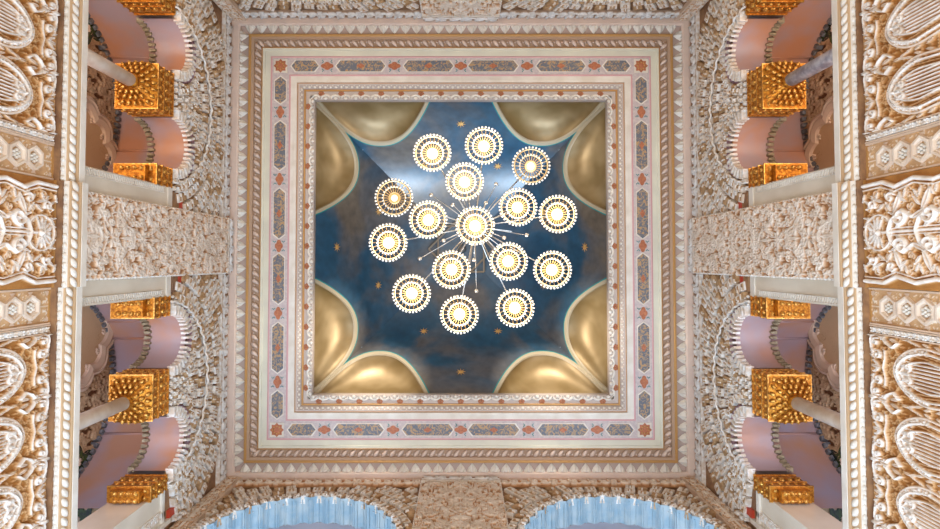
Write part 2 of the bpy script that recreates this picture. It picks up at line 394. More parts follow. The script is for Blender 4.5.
def dense_tile(w, h, res, seed, n=46, sz=.09, ht=.04, wrap=True):
    rnd = random.Random(seed); f = HF(w, h, res)
    for _ in range(n):
        x = rnd.uniform(0, w/2); y = rnd.uniform(0, h); a = rnd.uniform(0, PI)
        for oy in ((-h, 0, h) if wrap else (0,)):
            f.leaf(x, y+oy, sz*1.1, a, sz*.19, ht)
    for _ in range(n//3):
        x = rnd.uniform(.03, w/2); y = rnd.uniform(.03, h-.03)
        f.stroke(spiral(x, y, sz*.5, rnd.uniform(0, 6), 1.1, n=12), sz*.11, ht*1.1)
    for _ in range(n//3):
        f.disc(rnd.uniform(0, w/2), rnd.uniform(0, h), sz*.16, ht*1.1)
    if wrap: f.stroke([(w/2, 0), (w/2, h)], sz*.12, ht*.8); f.leaf(w/2, h*.2, h*.4, PI/2, sz*.3, ht*1.15); f.disc(w/2, h*.75, sz*.3, ht, hole=sz*.12)
    else:
        for k in range(int(h/.58)+1):
            y = .58*k+.1
            for q in range(8): f.leaf(w/2+.02*math.cos(q*PI/4), y+.02*math.sin(q*PI/4), sz*1.3, q*PI/4, sz*.16, ht*1.25)
            f.leaf(w/2, y+.18, .22, PI/2, sz*.35, ht*1.2)
            for sg in (-1, 1): f.stroke([(w/2, y+.14), (w/2+sg*.1, y+.2), (w/2+sg*.15, y+.34), (w/2+sg*.05, y+.46)], sz*.11, ht*1.2); f.leaf(w/2+sg*.13, y+.3, .2, PI/2-sg*.7, sz*.28, ht*1.15)
    f.sym(); return f.H
def scroll_tile(w=.34, h=.34, res=.012, ht=.03):
    f = HF(w, h, res)
    f.stroke([(0, .7*h), (.25*w, .45*h), (.5*w, .55*h), (.75*w, .65*h), (w, .7*h)], .016, ht*.8)
    f.stroke(spiral(.30*w, .52*h, .25*h, 0, 1.2, n=14), .018, ht); f.stroke(spiral(.75*w, .42*h, .2*h, 2, 1.1, n=12, sgn=-1), .016, ht)
    f.leaf(.5*w, .1*h, .3*h, 1.2, .03, ht); f.leaf(.05*w, .2*h, .3*h, .8, .026, ht); f.leaf(.55*w, .75*h, .3*w, .2, .026, ht); f.disc(.3*w, .52*h, .02, ht)
    return f.H

R = 3.79                                     # half of the square room
SIDES = {'left': 'left', 'right': 'right', 'front': 'lower edge', 'back': 'upper edge'}
# ================================================================== floor and plain lower walls
m = MB(); m.box((-5.6, -6.2, -.1), (5.6, 6.2, 0)); tag(m.build('floor', M['floor']), kind='structure')
bulbH = bulb_tile(); pierH = lower_pier_field()
DL = 3.85
LEFTISH = ('left', 'right')
def cornice_profile(dd):
    return [(3.95, 5.50), (3.70-dd, 5.50), (3.70-dd, 5.425), (3.712-dd, 5.42), (3.714-dd, 5.405), (3.735-dd, 5.40), (3.745-dd, 5.30),
            (3.79-dd, 5.285), (3.80-dd, 5.275), (3.845-dd, 5.27), (3.85-dd, 5.25), (3.95, 5.25)]
def run(mb, side, prof, a0, a1):
    mb.grid([[W(side, a, d, z) for d, z in prof] for a in (a0, a1)])
    mb.add([W(side, a0, d, z) for d, z in prof], [tuple(range(len(prof)))])
    mb.add([W(side, a1, d, z) for d, z in prof], [tuple(reversed(range(len(prof))))])
def spans(): return ((-3.84, -.505, 0), (-.505, .505, .035), (.505, 3.84, 0))
sidew = {'left': 'left', 'right': 'right'}
for side in LEFTISH:
    m = MB(); m.wbox(side, -3.9, 3.9, 3.855, 4.1, -ZC, 5.26)
    wl = tag(m.build('wall_'+side, M['stucco']), kind='structure')
    # arabesque fields either side of the carved pier
    for sg in (-1, 1):
        H = np.concatenate([bulbH[:-1]]*5 + [bulbH[:1]], 0)
        a0, a1 = .93, .93+.57*5
        if sg < 0: a0, a1 = -a1, -a0
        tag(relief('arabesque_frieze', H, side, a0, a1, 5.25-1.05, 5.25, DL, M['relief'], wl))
    # moulded cornice
    cor = empty('cornice', W(side, 0, 3.9, 5.25), f'white stepped cornice with roped mouldings under the {side} hand gallery', 'cornice', 'roped cornices below the galleries')
    m = MB()
    for a0, a1, dd in spans(): run(m, side, cornice_profile(dd), a0, a1)
    m.build('moulding', M['white'], cor, fix=False)
    m = MB(); m2 = MB(); m3 = MB(); m4 = MB()
    for a0, a1, dd in spans():
        m2.wbox(side, a0, a1, 3.704-dd, 3.76-dd, 5.398, 5.421)
        m3.wbox(side, a0+.0, a1, 3.838-dd, 3.87-dd, 5.242, 5.262)
        m4.wbox(side, a0, a1, 3.785-dd, 3.85-dd, 5.262, 5.288); m2.wbox(side, a0, a1, 3.728-dd, 3.76-dd, 5.30, 5.396)
        n = int((a1-a0)/.088)
        for i in range(n):                                     # the twisted rope, one lobe after another
            a = a0+(a1-a0)*(i+.5)/n
            p0 = Vector(W(side, a-.055, 3.742-dd, 5.315)); p1 = Vector(W(side, a+.045, 3.722-dd, 5.385))
            pts = [p0.lerp(p1, t) for t in (0, .25, .5, .75, 1)]
            m.tube([tuple(p) for p in pts], [.008, .026, .033, .026, .008], n=8)
            m.ball(W(side, a+.02, 3.772-dd, 5.298), .024, 7, 5, (1, 1.5, 1))
    m.build('rope', M['white'], cor, smooth=True)
    m2.build('fillet', M['tan'], cor); m3.build('fillet', M['gilt'], cor); m4.build('fillet', M['ochre'], cor)
    # carved pier of the lower storey
    pier = empty('carved_pier', W(side, 0, 3.9, -ZC), f'projecting stucco pier carved with a shell and scrolls on the {side} hand wall', 'pier', 'carved piers of the lower storey')
    m = MB(); m.wbox(side, -.5, .5, 3.82, 3.854, -ZC, 5.245); m.build('shaft', M['stucco'], pier)
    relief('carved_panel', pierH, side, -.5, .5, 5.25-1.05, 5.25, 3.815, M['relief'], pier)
    for sg in (-1, 1):
        what = 'above' if sg < 0 else 'below'
        hp = empty('hexagon_panel', W(side, sg*.67, 3.9, 4.0), f'ochre stucco panel of hexagons, {what} the carved pier on the {side} edge of the photo', 'panel', 'hexagon panels beside the carved piers')
        a0, a1 = (.505, .845) if sg > 0 else (-.845, -.505)
        H = dense_tile(.34, 1.05, .01, 5, n=60, sz=.035, ht=.008)
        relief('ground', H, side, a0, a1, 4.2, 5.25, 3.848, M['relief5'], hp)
        ac = (a0+a1)/2
        m = MB(); m.wbox(side, a0, a0+.016, 3.825, 3.86, 4.2, 5.25); m.wbox(side, a1-.016, a1, 3.825, 3.86, 4.2, 5.25)
        for z in (5.12, 4.92, 4.72, 4.52, 4.32): 
            for q in (-1, 1):
                m.add([W(side, ac+q*.09, 3.84, z+.10), W(side, ac+q*.14, 3.84, z+.13), W(side, ac+q*.14, 3.84, z+.07)], [(0,1,2)])
        m.build('edge_moulding', M['sand'], hp)
        for z in (5.02, 4.82, 4.62, 4.42):
            m = MB()
            def hexp(r, d): return [W(side, ac+r*1.05*math.cos(PI/6+PI/3*k+PI/6), d, z+r*.95*math.sin(PI/6+PI/3*k+PI/6)) for k in range(6)]
            rings = [hexp(.112, 3.85), hexp(.108, 3.815), hexp(.086, 3.815), hexp(.078, 3.836), hexp(.066, 3.836), hexp(.060, 3.85)]
            vs = [p for r in rings for p in r]
            m.add(vs, [(i*6+k, i*6+(k+1)%6, (i+1)*6+(k+1)%6, (i+1)*6+k) for i in range(5) for k in range(6)])
            hx = m.build('hexagon_frame', M['stucco'], hp)
            m = MB()
            for k in range(6):
                t = PI/3*k; m.ball(W(side, ac+.032*math.cos(t), 3.838, z+.032*math.sin(t)), .017, 6, 4)
            m.ball(W(side, ac, 3.832, z), .016, 6, 4)
            m.build('flower', M['white'], hx, smooth=True)
        st = MB(); s2 = MB()
        b0, b1 = (.848, .928) if sg > 0 else (-.928, -.848)
        st.wbox(side, b0, b0+.012, 3.82, 3.86, 4.2, 5.25); st.wbox(side, b1-.012, b1, 3.82, 3.86, 4.2, 5.25)
        for i in range(14):
            z = 5.20-.073*i; s2.wbox(side, b0+.014, b1-.014, 3.812, 3.85, z-.026, z+.026, .012)
            for da in (-.014, .014):
                for dz in (-.013, .013): s2.ball(W(side, (b0+b1)/2+da, 3.812, z+dz), .010, 6, 4)
        st.build('bead_strip', M['sand'], hp); s2.build('flower_strip', M['block'], hp)
for side in ('front', 'back'):
    m = MB(); m.wbox(side, -3.9, 3.9, 3.84, 4.1, 4.6, 5.5)
    # tall openings below, as in the lower hall
    for a0, a1 in ((-3.9, -3.2), (-.72, .72), (3.2, 3.9)): m.wbox(side, a0, a1, 3.84, 4.1, -ZC, 4.6)
    tag(m.build('wall_'+side, M['stucco']), kind='structure')

# ================================================================== upper storey: side arcades
CA = (1.30, 2.625)          # centres of the two small arches of a bay
BC = 1.935                   # centre of a bay, where the free column stands
SZ, SR = 7.40, .35          # springing and radius of the small arches
def small_lower(a, rr=SR):
    """height of the underside of the arcade at a (0..3.79)"""
    best = 7.33
    for c in CA:
        x = abs(a-c)
        if x < rr: best = max(best, SZ+math.sqrt(rr*rr-x*x)*1.06)
    return best
def lobed(c, rr, lobes, amp, n=48, t0=-.12, t1=PI+.12, zc=SZ, k=1.06):
    out = []
    for i in range(n+1):
        t = t0+(t1-t0)*i/n; r = rr-amp+amp*abs(math.sin(lobes*(t-t0)/(t1-t0)*PI))
        out.append((c+r*math.cos(t), zc+k*r*math.sin(t)))
    return out
fleaf = dense_tile(.30, .28, .012, 3, n=12, sz=.09, ht=.045)
scrollH = scroll_tile()
def tiled(H, n): return np.concatenate([H[:-1]]*n+[H[:1]], 0)
def courses(mb, mb2, side, ca, cz, rr, amin, amax, zmax, t0, t1, dface, skip=None, rnd=None):
    """concentric courses of small niche-like carved blocks over an arch"""
    for r0, r1, dep, step in rr:
        rm = (r0+r1)/2; n = max(3, int(rm*(t1-t0)/(step*1.12)))
        for i in range(n):
            u0 = t0+(t1-t0)*i/n; u1 = t0+(t1-t0)*(i+1)/n; um = (u0+u1)/2
            a = ca+rm*math.cos(um); z = cz+rm*math.sin(um)
            if a < amin+.02 or a > amax-.02 or z > zmax-.05 or (skip and skip(a, z)): continue
            g = (u1-u0)*.10; de = dep*(.9+.2*rnd.random())
            (mb if (i+int(rm*10)) % 4 else mb2).polar(side, ca, cz, u0+g, u1-g, r0+.004, r1-.004, dface-de, dface+.02, .005)
            w_ = (u1-u0); q = .30 if i % 2 else .36       # each block is a pale frame round an ochre niche with a small pendant
            mb2.polar(side, ca, cz, u0+w_*q, u1-w_*q, r0+.012, r1-.03, dface-de-.004, dface-de+.01, .0)
            mb.polar(side, ca, cz, um-w_*.07, um+w_*.07, r0-.004, r0+.05, dface-de-.022, dface-de+.01, .003)
STUD = []
names_bay = {('left', -1): 'top left', ('left', 1): 'bottom left', ('right', -1): 'top right', ('right', 1): 'bottom right'}
def mirror(sg, a): return a*sg
for side in LEFTISH:
    # flat upper wall behind the carving, open where the arches are
    for sg in (-1, 1):
        bay = names_bay[(side, sg)]
        rnd = random.Random(11+sg)
        arc = empty('arcade', W(side, sg*BC, 4.05, 7.33), f'twin arched stucco arcade of the gallery bay at the {bay} of the photo', 'arcade', 'carved gallery arcades')
        # wall body (front face, back face, undersides)
        m = MB(); cols = [ .45+ (3.79-.45)*i/150 for i in range(151)]
        P = [[W(side, sg*a, 3.83, z) for z in (small_lower(a), 9.2)] for a in cols]; m.grid(P)
        m.build('wall_face', M['ochre'], arc, fix=False)
        m = MB(); m.grid([[W(side, sg*a, 4.29, z) for z in (small_lower(a), 9.2)] for a in cols]); m.build('wall_face', M['lustre'], arc, fix=False)
        for c in CA:
            m = MB(); pr = lobed(c, SR, 15, .0, 60)
            m.grid([[W(side, sg*a, d, z) for d in (3.80, 3.84, 4.28)] for a, z in pr]); m.build('arch_soffit', M['lustre'], arc, fix=False, smooth=True)
            m = MB()
            for i in range(17):                         # comb teeth on the front rim
                t = -.10+(PI+.20)*i/17; m.polar(side, sg*c, SZ, t+.03, t+.135, SR-.022, SR+.115, 3.74, 3.84, .006)
            m.build('arch_rim', M['block'], arc)
            m = MB()
            for i in range(15):                         # scallops hanging at the rear rim
                t = -.05+(PI+.10)*i/15; m.polar(side, sg*c, SZ, t+.02, t+.17, SR-.035, SR+.04, 4.26, 4.34, .012)
            m.build('scallop_trim', M['khaki'], arc)
            m = MB(); t0, t1 = PI*.16, PI*.84
            for i in range(12):
                a, b = t0+(t1-t0)*i/12, t0+(t1-t0)*(i+1)/12
                m.polar(side, sg*c, SZ, a, b, SR+.125, SR+.125+.10*math.sin(PI*(i+.5)/12)+.01, 3.80, 3.832)
            m.build('crescent', M['purple'], arc)
        # carved blocks
        mb, mb2 = MB(), MB()
        near = lambda a, z: any(math.hypot(abs(a)-c, (z-SZ)) < SR+.215 for c in CA)
        courses(mb, mb2, side, sg*BC, 7.17, [(.58,.68,.05,.09),(.70,.82,.07,.11),(.84,.95,.06,.10),(.97,1.11,.08,.13)], -9, 9, 8.9, 0, PI, 3.83, near, rnd)
        courses(mb, mb2, side, sg*BC, 7.17, [(1.17,1.30,.075,.14),(1.32,1.45,.06,.12),(1.47,1.60,.08,.13),(1.62,1.76,.06,.15),(1.78,1.95,.06,.15),(1.97,2.1,.06,.15)], -9 if sg < 0 else .46, 9 if sg > 0 else -.46, 8.88, 0, PI, 3.83,
                lambda a, z: abs(a) < .47 or abs(a) > 3.70 or z < 7.5 or abs(math.hypot(abs(a)-BC, z-7.17)-1.16) < .05, rnd)
        for c in CA:
            courses(mb, mb2, side, sg*c, SZ, [(SR+.205, SR+.30, .07, .10)], -9, 9, 8.9, .1, PI-.1, 3.83, lambda a, z: abs(abs(a)-BC) < .05, rnd)
        for row in range(7):                           # cluster of little niches over the column and by the piers
            for cc, hw in ((BC, .30-.02*row), (.86, .20), (3.03, .2), (3.42, .30)):
                n = max(1, int(2*hw/.085)); z = 7.36+.085*row
                if cc in (.86, 3.03) and row > 3: continue
                if cc == 3.42 and row < 2: continue
                for i in range(n):
                    a = cc-hw+2*hw*(i+.5+.25*(row % 2))/n
                    if any(math.hypot(a-c, (z+.03-SZ)) < SR+.10 for c in CA) or a > 3.72: continue
                    (mb if rnd.random() < .7 else mb2).wbox(side, sg*a-.034, sg*a+.034, 3.83-.03-.06*rnd.random(), 3.84, z, z+.07, .014)
                    mb.ball(W(side, sg*a+.01, 3.78, z+.02), .022, 6, 4)
        mb.build('carved_blocks', M['block'], arc); mb2.build('carved_blocks', M['block2'], arc)
        m = MB(); pts = []
        for i in range(120):                           # wavy ribbon of the great arch
            t = PI*.03+PI*.94*i/119; r = 1.17+.006*math.sin(i*1.05); pts.append(W(side, sg*(BC+r*math.cos(t)), 3.745+.012*math.cos(i*1.05), 7.17+r*math.sin(t)))
        m.tube(pts, .016, 6); m.build('ribbon_moulding', M['block'], arc, smooth=True)
        fr = relief('floral_frieze', tiled(scrollH, 10), side, *( (.46, 3.79) if sg > 0 else (-3.79, -.46)), 8.88, 9.2, 3.81, M['relief4'], arc, depth=1.6)
        m = MB(); m.wbox(side, *sorted((sg*.46, sg*3.79)), 3.77, 3.83, 8.86, 8.885); m.build('fillet', M['block'], arc)

        # free column with gilded capital
        col = empty('column', W(side, sg*1.965, 4.05, 5.3), f'{"grey veined" if (side, sg)==("right", -1) else "cream"} marble column with gilded capital in the {bay} gallery bay', 'column', 'gallery columns')
        m = MB(); cx, cy, _ = W(side, sg*1.965, 4.05, 0)
        m.lathe([(.085, 5.3+ZC), (.083, 5.6+ZC), (.080, 6.86+ZC), (.0, 6.87+ZC)], (cx, cy, 0), 32)
        m.build('shaft', M['shaft_grey'] if (side, sg) == ('right', -1) else M['shaft'], col, smooth=True)
        m = MB(); m.lathe([(.080, 6.78+ZC), (.095, 6.80+ZC), (.098, 6.82+ZC), (.090, 6.84+ZC)], (cx, cy, 0), 28); m.build('neck_ring', M['gold'], col, smooth=True)
        m = MB(); cz = 6.83+ZC                          # square bell flaring to the block
        rings = []
        for k, (h, s_) in enumerate([(0, .085), (.03, .11), (.06, .15), (.09, .20), (.12, .255)]):
            rr = []
            for j in range(32):
                t = 2*PI*j/32; e = 4 if k > 1 else 2.2
                q = (abs(math.cos(t))**e+abs(math.sin(t))**e)**(-1/e)
                rr.append((cx+s_*q*math.cos(t), cy+s_*q*1.1*math.sin(t), cz+h))
            rings.append(rr+[rr[0]])
        m.grid(rings); cap = m.build('capital', M['gold'], col, smooth=True)
        m = MB()
        for ring, (n, rr_, hh, L) in enumerate([(12, .11, .02, .10), (16, .16, .05, .11), (20, .22, .085, .09)]):
            for i in range(n):                         # acanthus tongues
                t = 2*PI*(i+.5*(ring % 2))/n; ex, ey = math.cos(t), math.sin(t)
                q = (abs(ex)**4+abs(ey)**4)**(-.25); bx, by = cx+rr_*q*ex, cy+rr_*q*1.1*ey
                pts = [(bx-ex*.02, by-ey*.02, cz+hh-.02), (bx+ex*.01, by+ey*.01, cz+hh-.015), (bx+ex*.035, by+ey*.035, cz+hh+.0), (bx+ex*.03, by+ey*.03, cz+hh-.03)]
                m.tube(pts, [.012, .024, .016, .005], 6)
        m.build('leaves', M['gold_leaf'], cap, smooth=True)
        m = MB(); m.wbox(side, sg*1.94-.275, sg*1.94+.275, 3.80, 4.32, 6.95, 7.34); ab = m.build('abacus', M['gold'], cap)
        STUD.append((side, sg*1.94-.275, sg*1.94+.275, ab))
        for a0, a1, nm in ((.716, .955, 'beside the central pier'), (3.02, 3.198, 'beside the corner pier')):
            lo, hi = sorted((sg*a0, sg*a1))
            pc = empty('pier_capital', W(side, (lo+hi)/2, 4.05, 6.95), f'gilded half capital {nm} in the {bay} gallery bay', 'capital', 'gilded pier capitals')
            m = MB(); m.wbox(side, lo, hi, 3.80, 4.32, 6.95, 7.34); ab = m.build('abacus', M['gold'], pc)
            m = MB(); m.wbox(side, lo+.02, hi-.02, 3.88, 4.25, 6.86, 6.95); m.build('neck', M['gold'], pc)
            STUD.append((side, lo, hi, ab))
    # studs of every gilded block: rows on the room side, a border underneath and on the ends
for side, lo, hi, ab in STUD:
    m = MB(); n = max(2, int(round((hi-lo)/.105))); st = (hi-lo)/n
    for i in range(n):
        a = lo+st*(i+.5)
        m.ball(W(side, a, 3.80, 7.17), .034, 8, 5, (1, 1, 1.25)); m.ball(W(side, a, 3.80, 7.03), .026, 7, 5)
        m.ball(W(side, a, 3.80, 7.28), .022, 7, 5); m.ball(W(side, a+st/2, 3.80, 7.09), .015, 6, 4)
        m.ball(W(side, a, 3.86, 6.95), .026, 7, 5); m.ball(W(side, a, 4.27, 6.95), .024, 7, 5)
        if hi-lo < .5:
            for d in (3.93, 4.01, 4.09, 4.17): m.ball(W(side, a, d, 6.86), .032, 8, 5)
            for d in (3.97, 4.05, 4.13): m.ball(W(side, a, d+.0, 6.86), .014, 6, 4)
    for e in (lo, hi):
        for i in range(5):
            d = 3.86+.1*i
            m.ball(W(side, e, d, 7.17), .034, 8, 5, (1, 1, 1.25)); m.ball(W(side, e, d, 7.04), .024, 7, 5)
            m.ball(W(side, e+(.04 if e == lo else -.04), d, 6.95), .022, 7, 5)
    for z in (6.962, 7.10, 7.235, 7.33):
        m.wbox(side, lo-.012, hi+.012, 3.788, 4.332, z-.009, z+.009)
    m.build('bosses', M['gold_leaf'], ab, smooth=False)

# ------------------------------------------------------------------ piers of the upper storey
pilH = dense_tile(.87, 3.48, .0088, 21, n=560, sz=.08, ht=.045, wrap=False)
pilW = dense_tile(1.24, 1.74, .0095, 22, n=400, sz=.08, ht=.045, wrap=False)
for side in ('left', 'right', 'front', 'back'):
    hw = .435 if side in LEFTISH else .62
    p = empty('pilaster', W(side, 0, 3.8, 5.5), f'wide stucco pilaster of dense leaf carving at the centre of the photo\'s {SIDES[side]}', 'pilaster', 'densely carved pilasters')
    m = MB(); m.wbox(side, -hw, hw, 3.765, 3.86, 5.5, 9.2); m.build('core', M['stucco'], p)
    H = pilH if side in LEFTISH else pilW
    T = H[:, :-1]; k = 1 if side in LEFTISH else 2; HH = np.concatenate([T]*k, 1)
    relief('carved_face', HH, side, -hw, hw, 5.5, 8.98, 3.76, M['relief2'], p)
    m = MB(); m.wbox(side, -hw-.01, hw+.01, 3.72, 3.8, 8.97, 9.0); m.build('fillet', M['white'], p)
    relief('top_band', tiled(scrollH, 3), side, -hw, hw, 9.0, 9.19, 3.75, M['relief4'], p, depth=1.5)
    m = MB()
    for e in (-hw, hw):
        for i in range(58): m.ball(W(side, e, 3.765, 5.53+.06*i), .022, 6, 4)
    m.build('bead_edging', M['block'], p, smooth=True)
    if side in LEFTISH:
        for sg in (-1, 1):
            a0, a1 = sorted((sg*.43, sg*.715))
            m = MB(); m.wbox(side, a0, a1, 3.815, 4.28, 5.5, 7.32); m.build('marble_panel', M['marble'], p)
            m = MB(); e0, e1 = sorted((sg*.625, sg*.70))
            m.wbox(side, e0, e0+.008, 3.80, 3.82, 5.5, 7.18); m.wbox(side, e1-.008, e1, 3.80, 3.82, 5.5, 7.18)
            m.wbox(side, a0, a1, 3.80, 3.82, 7.26, 7.36)
            for i in range(38):
                z = 5.54+.043*i
                m.hexa([W(side,e0+.008,3.82,z),W(side,e1-.008,3.82,z+.02),W(side,e1-.008,3.82,z+.036),W(side,e0+.008,3.82,z+.016),
                        W(side,e0+.008,3.802,z),W(side,e1-.008,3.802,z+.02),W(side,e1-.008,3.802,z+.036),W(side,e0+.008,3.802,z+.016)])
            m.build('lattice_border', M['white'], p)
            m = MB(); r0, r1 = sorted((sg*.45, sg*.66)); m.wbox(side, r0, r1, 3.79, 3.83, 7.38, 7.66, .006); rp = m.build('painted_panel', M['ochre'], p)
            r0, r1 = sorted((sg*.46, sg*.60)); m = MB(); m.wbox(side, r0, r1, 3.784, 3.80, 7.52, 7.60); m.build('red_panel', M['red'], rp)
# corner piers, seen as plain panels with a lattice border
for side in LEFTISH:
    for sg in (-1, 1):
        bay = names_bay[(side, sg)]
        p = empty('corner_pier', W(side, sg*3.5, 4.0, 5.5), f'smooth cream corner pier with lattice border at the {bay} corner of the gallery', 'pier', 'corner piers of the gallery')
        a0, a1 = sorted((sg*3.20, sg*3.84)); m = MB(); m.wbox(side, a0, a1, 3.83, 4.3, 5.5, 7.36); m.build('marble_panel', M['marble'], p)
        e0, e1 = sorted((sg*3.44, sg*3.55)); m = MB(); m.wbox(side, e0, e1, 3.815, 3.83, 5.5, 7.30)
        for i in range(40): m.wbox(side, e0+.02, e1-.02, 3.80, 3.83, 5.52+.045*i, 5.545+.045*i)
        m.build('lattice_border', M['block'], p)
        f0, f1 = sorted((sg*3.60, sg*3.66)); m = MB(); m.wbox(side, f0, f1, 3.78, 3.83, 5.5, 7.42); m.wbox(side, a0, a1, 3.80, 3.83, 7.24, 7.30); m.build('white_fillet', M['white'], p)
        f0, f1 = sorted((sg*3.50, sg*3.60)); m = MB(); m.wbox(side, f0, f1, 3.79, 3.83, 7.40, 7.62); m.build('red_panel', M['red'], p)

# ------------------------------------------------------------------ galleries
GX = 5.22; GZ = 7.02; GR = 1.40
for side in LEFTISH:
    m = MB(); m.wbox(side, -4.1, 4.1, GX, GX+.2, 5.5, 9.2)
    gw = tag(m.build('wall_gallery_'+side, M['tan']), kind='structure')
    m = MB(); m.wbox(side, -4.1, 4.1, 3.95, GX+.2, 5.25, 5.42); tag(m.build('floor_gallery_'+side, M['floor']), kind='structure')
    m = MB(); m.wbox(side, -.72, .72, 4.3, GX, 5.42, 9.2)
    tag(m.build('wall_cross_'+side, M['lustre2']), kind='structure')
    for sg in (-1, 1):
        bay = names_bay[(side, sg)]
        m = MB(); P = []
        for i in range(65):
            t = PI*i/64; P.append([W(side, sg*BC+GR*math.cos(t)*.98, d, GZ+GR*math.sin(t)) for d in (4.31, 4.6, 4.61, 4.9, GX)])
        m.grid(P)
        gv = tag(m.build('ceiling_gallery', M['lustre'] if sg < 0 else M['lustre2'], fix=False, smooth=True), kind='structure')
        m = MB()
        for t in (.30, .37, .63, .70):                  # slight ribs of the vault
            u = PI*t; m.tube([W(side, sg*BC+(GR-.005)*math.cos(u)*.98, d, GZ+(GR-.005)*math.sin(u)) for d in (4.30, GX)], .018, 6)
        m.build('rib', M['lustre'], gv, smooth=True)
        m = MB()
        for i in range(44):
            t0 = PI*i/44; m.polar(side, sg*BC, GZ, t0+.006, t0+.062, GR-.10+.01*(i % 2), GR-.01, GX-.09, GX, .012)
        m.build('scallop_trim', M['steel'], gv)
        # carved spandrel with lobed arches on the far wall
        HH = dense_tile(.70, .62, .012, 31, n=34, sz=.13, ht=.05)
        HH = np.concatenate([HH[:, :-1]]*3+[HH[:, :1]], 1); HH = tiled(HH, 4)
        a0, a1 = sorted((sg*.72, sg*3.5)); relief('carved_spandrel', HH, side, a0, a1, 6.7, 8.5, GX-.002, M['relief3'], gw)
        for ca, rr, nm, inside in ((1.12, .93, 'nearest the central pier', M['tan']), (3.36, .70, 'nearest the corner', M['green'])):
            ba = empty('blind_arch', W(side, sg*ca, GX, 6.0), f'lobed arch on the rear wall of the {bay} gallery bay, {nm}', 'arch', 'lobed arches on the gallery rear wall')
            zc = 7.48; n = 72
            def ring(R_, d, lob=6, am=.09): return [W(side, sg*ca+x, d, z) for x, z in [( (R_-am+am*abs(math.sin(lob*PI*i/n)))*math.cos(PI*i/n), zc+(R_-am+am*abs(math.sin(lob*PI*i/n)))*math.sin(PI*i/n)*.98) for i in range(n+1)]]
            if ca > 2: prof2 = [(rr, GX-.0), (rr, GX-.05), (rr-.05, GX-.06), (rr-.06, GX-.03)]
            m = MB(); prof = [(rr, GX-.0), (rr, GX-.10), (rr-.04, GX-.115), (rr-.05, GX-.09), (rr-.10, GX-.09), (rr-.11, GX-.12), (rr-.19, GX-.10), (rr-.20, GX-.05)]
            prof = prof2 if ca > 2 else prof; m.grid([list(x) for x in zip(*[ring(a, d) for a, d in prof])]); m.build('lobed_moulding', M['sand'] if ca < 2 else M['block2'], ba, fix=False)
            m = MB(); pts = ring(rr-(.19 if ca < 2 else .04), GX-.055); cpt = W(side, sg*ca, GX-.055, zc)
            m.add([cpt]+pts, [(0, i+1, i+2) for i in range(n)]); m.build('infill', inside, ba, fix=False)
            m = MB()
            for i in range(0, 7):
                t = PI*(i)/7 if 0 < i < 7 else None
                if t is None: continue
                r_ = rr-.27
                for q in range(5): m.ball(W(side, sg*ca+(r_+.02*math.cos(q*1.3))*math.cos(t)+.03*math.sin(q*1.3), GX-.065, zc+(r_+.02*math.cos(q*1.3))*math.sin(t)), .02, 6, 4)
            m.build('cusp_flowers', M['sand'], ba, smooth=True)

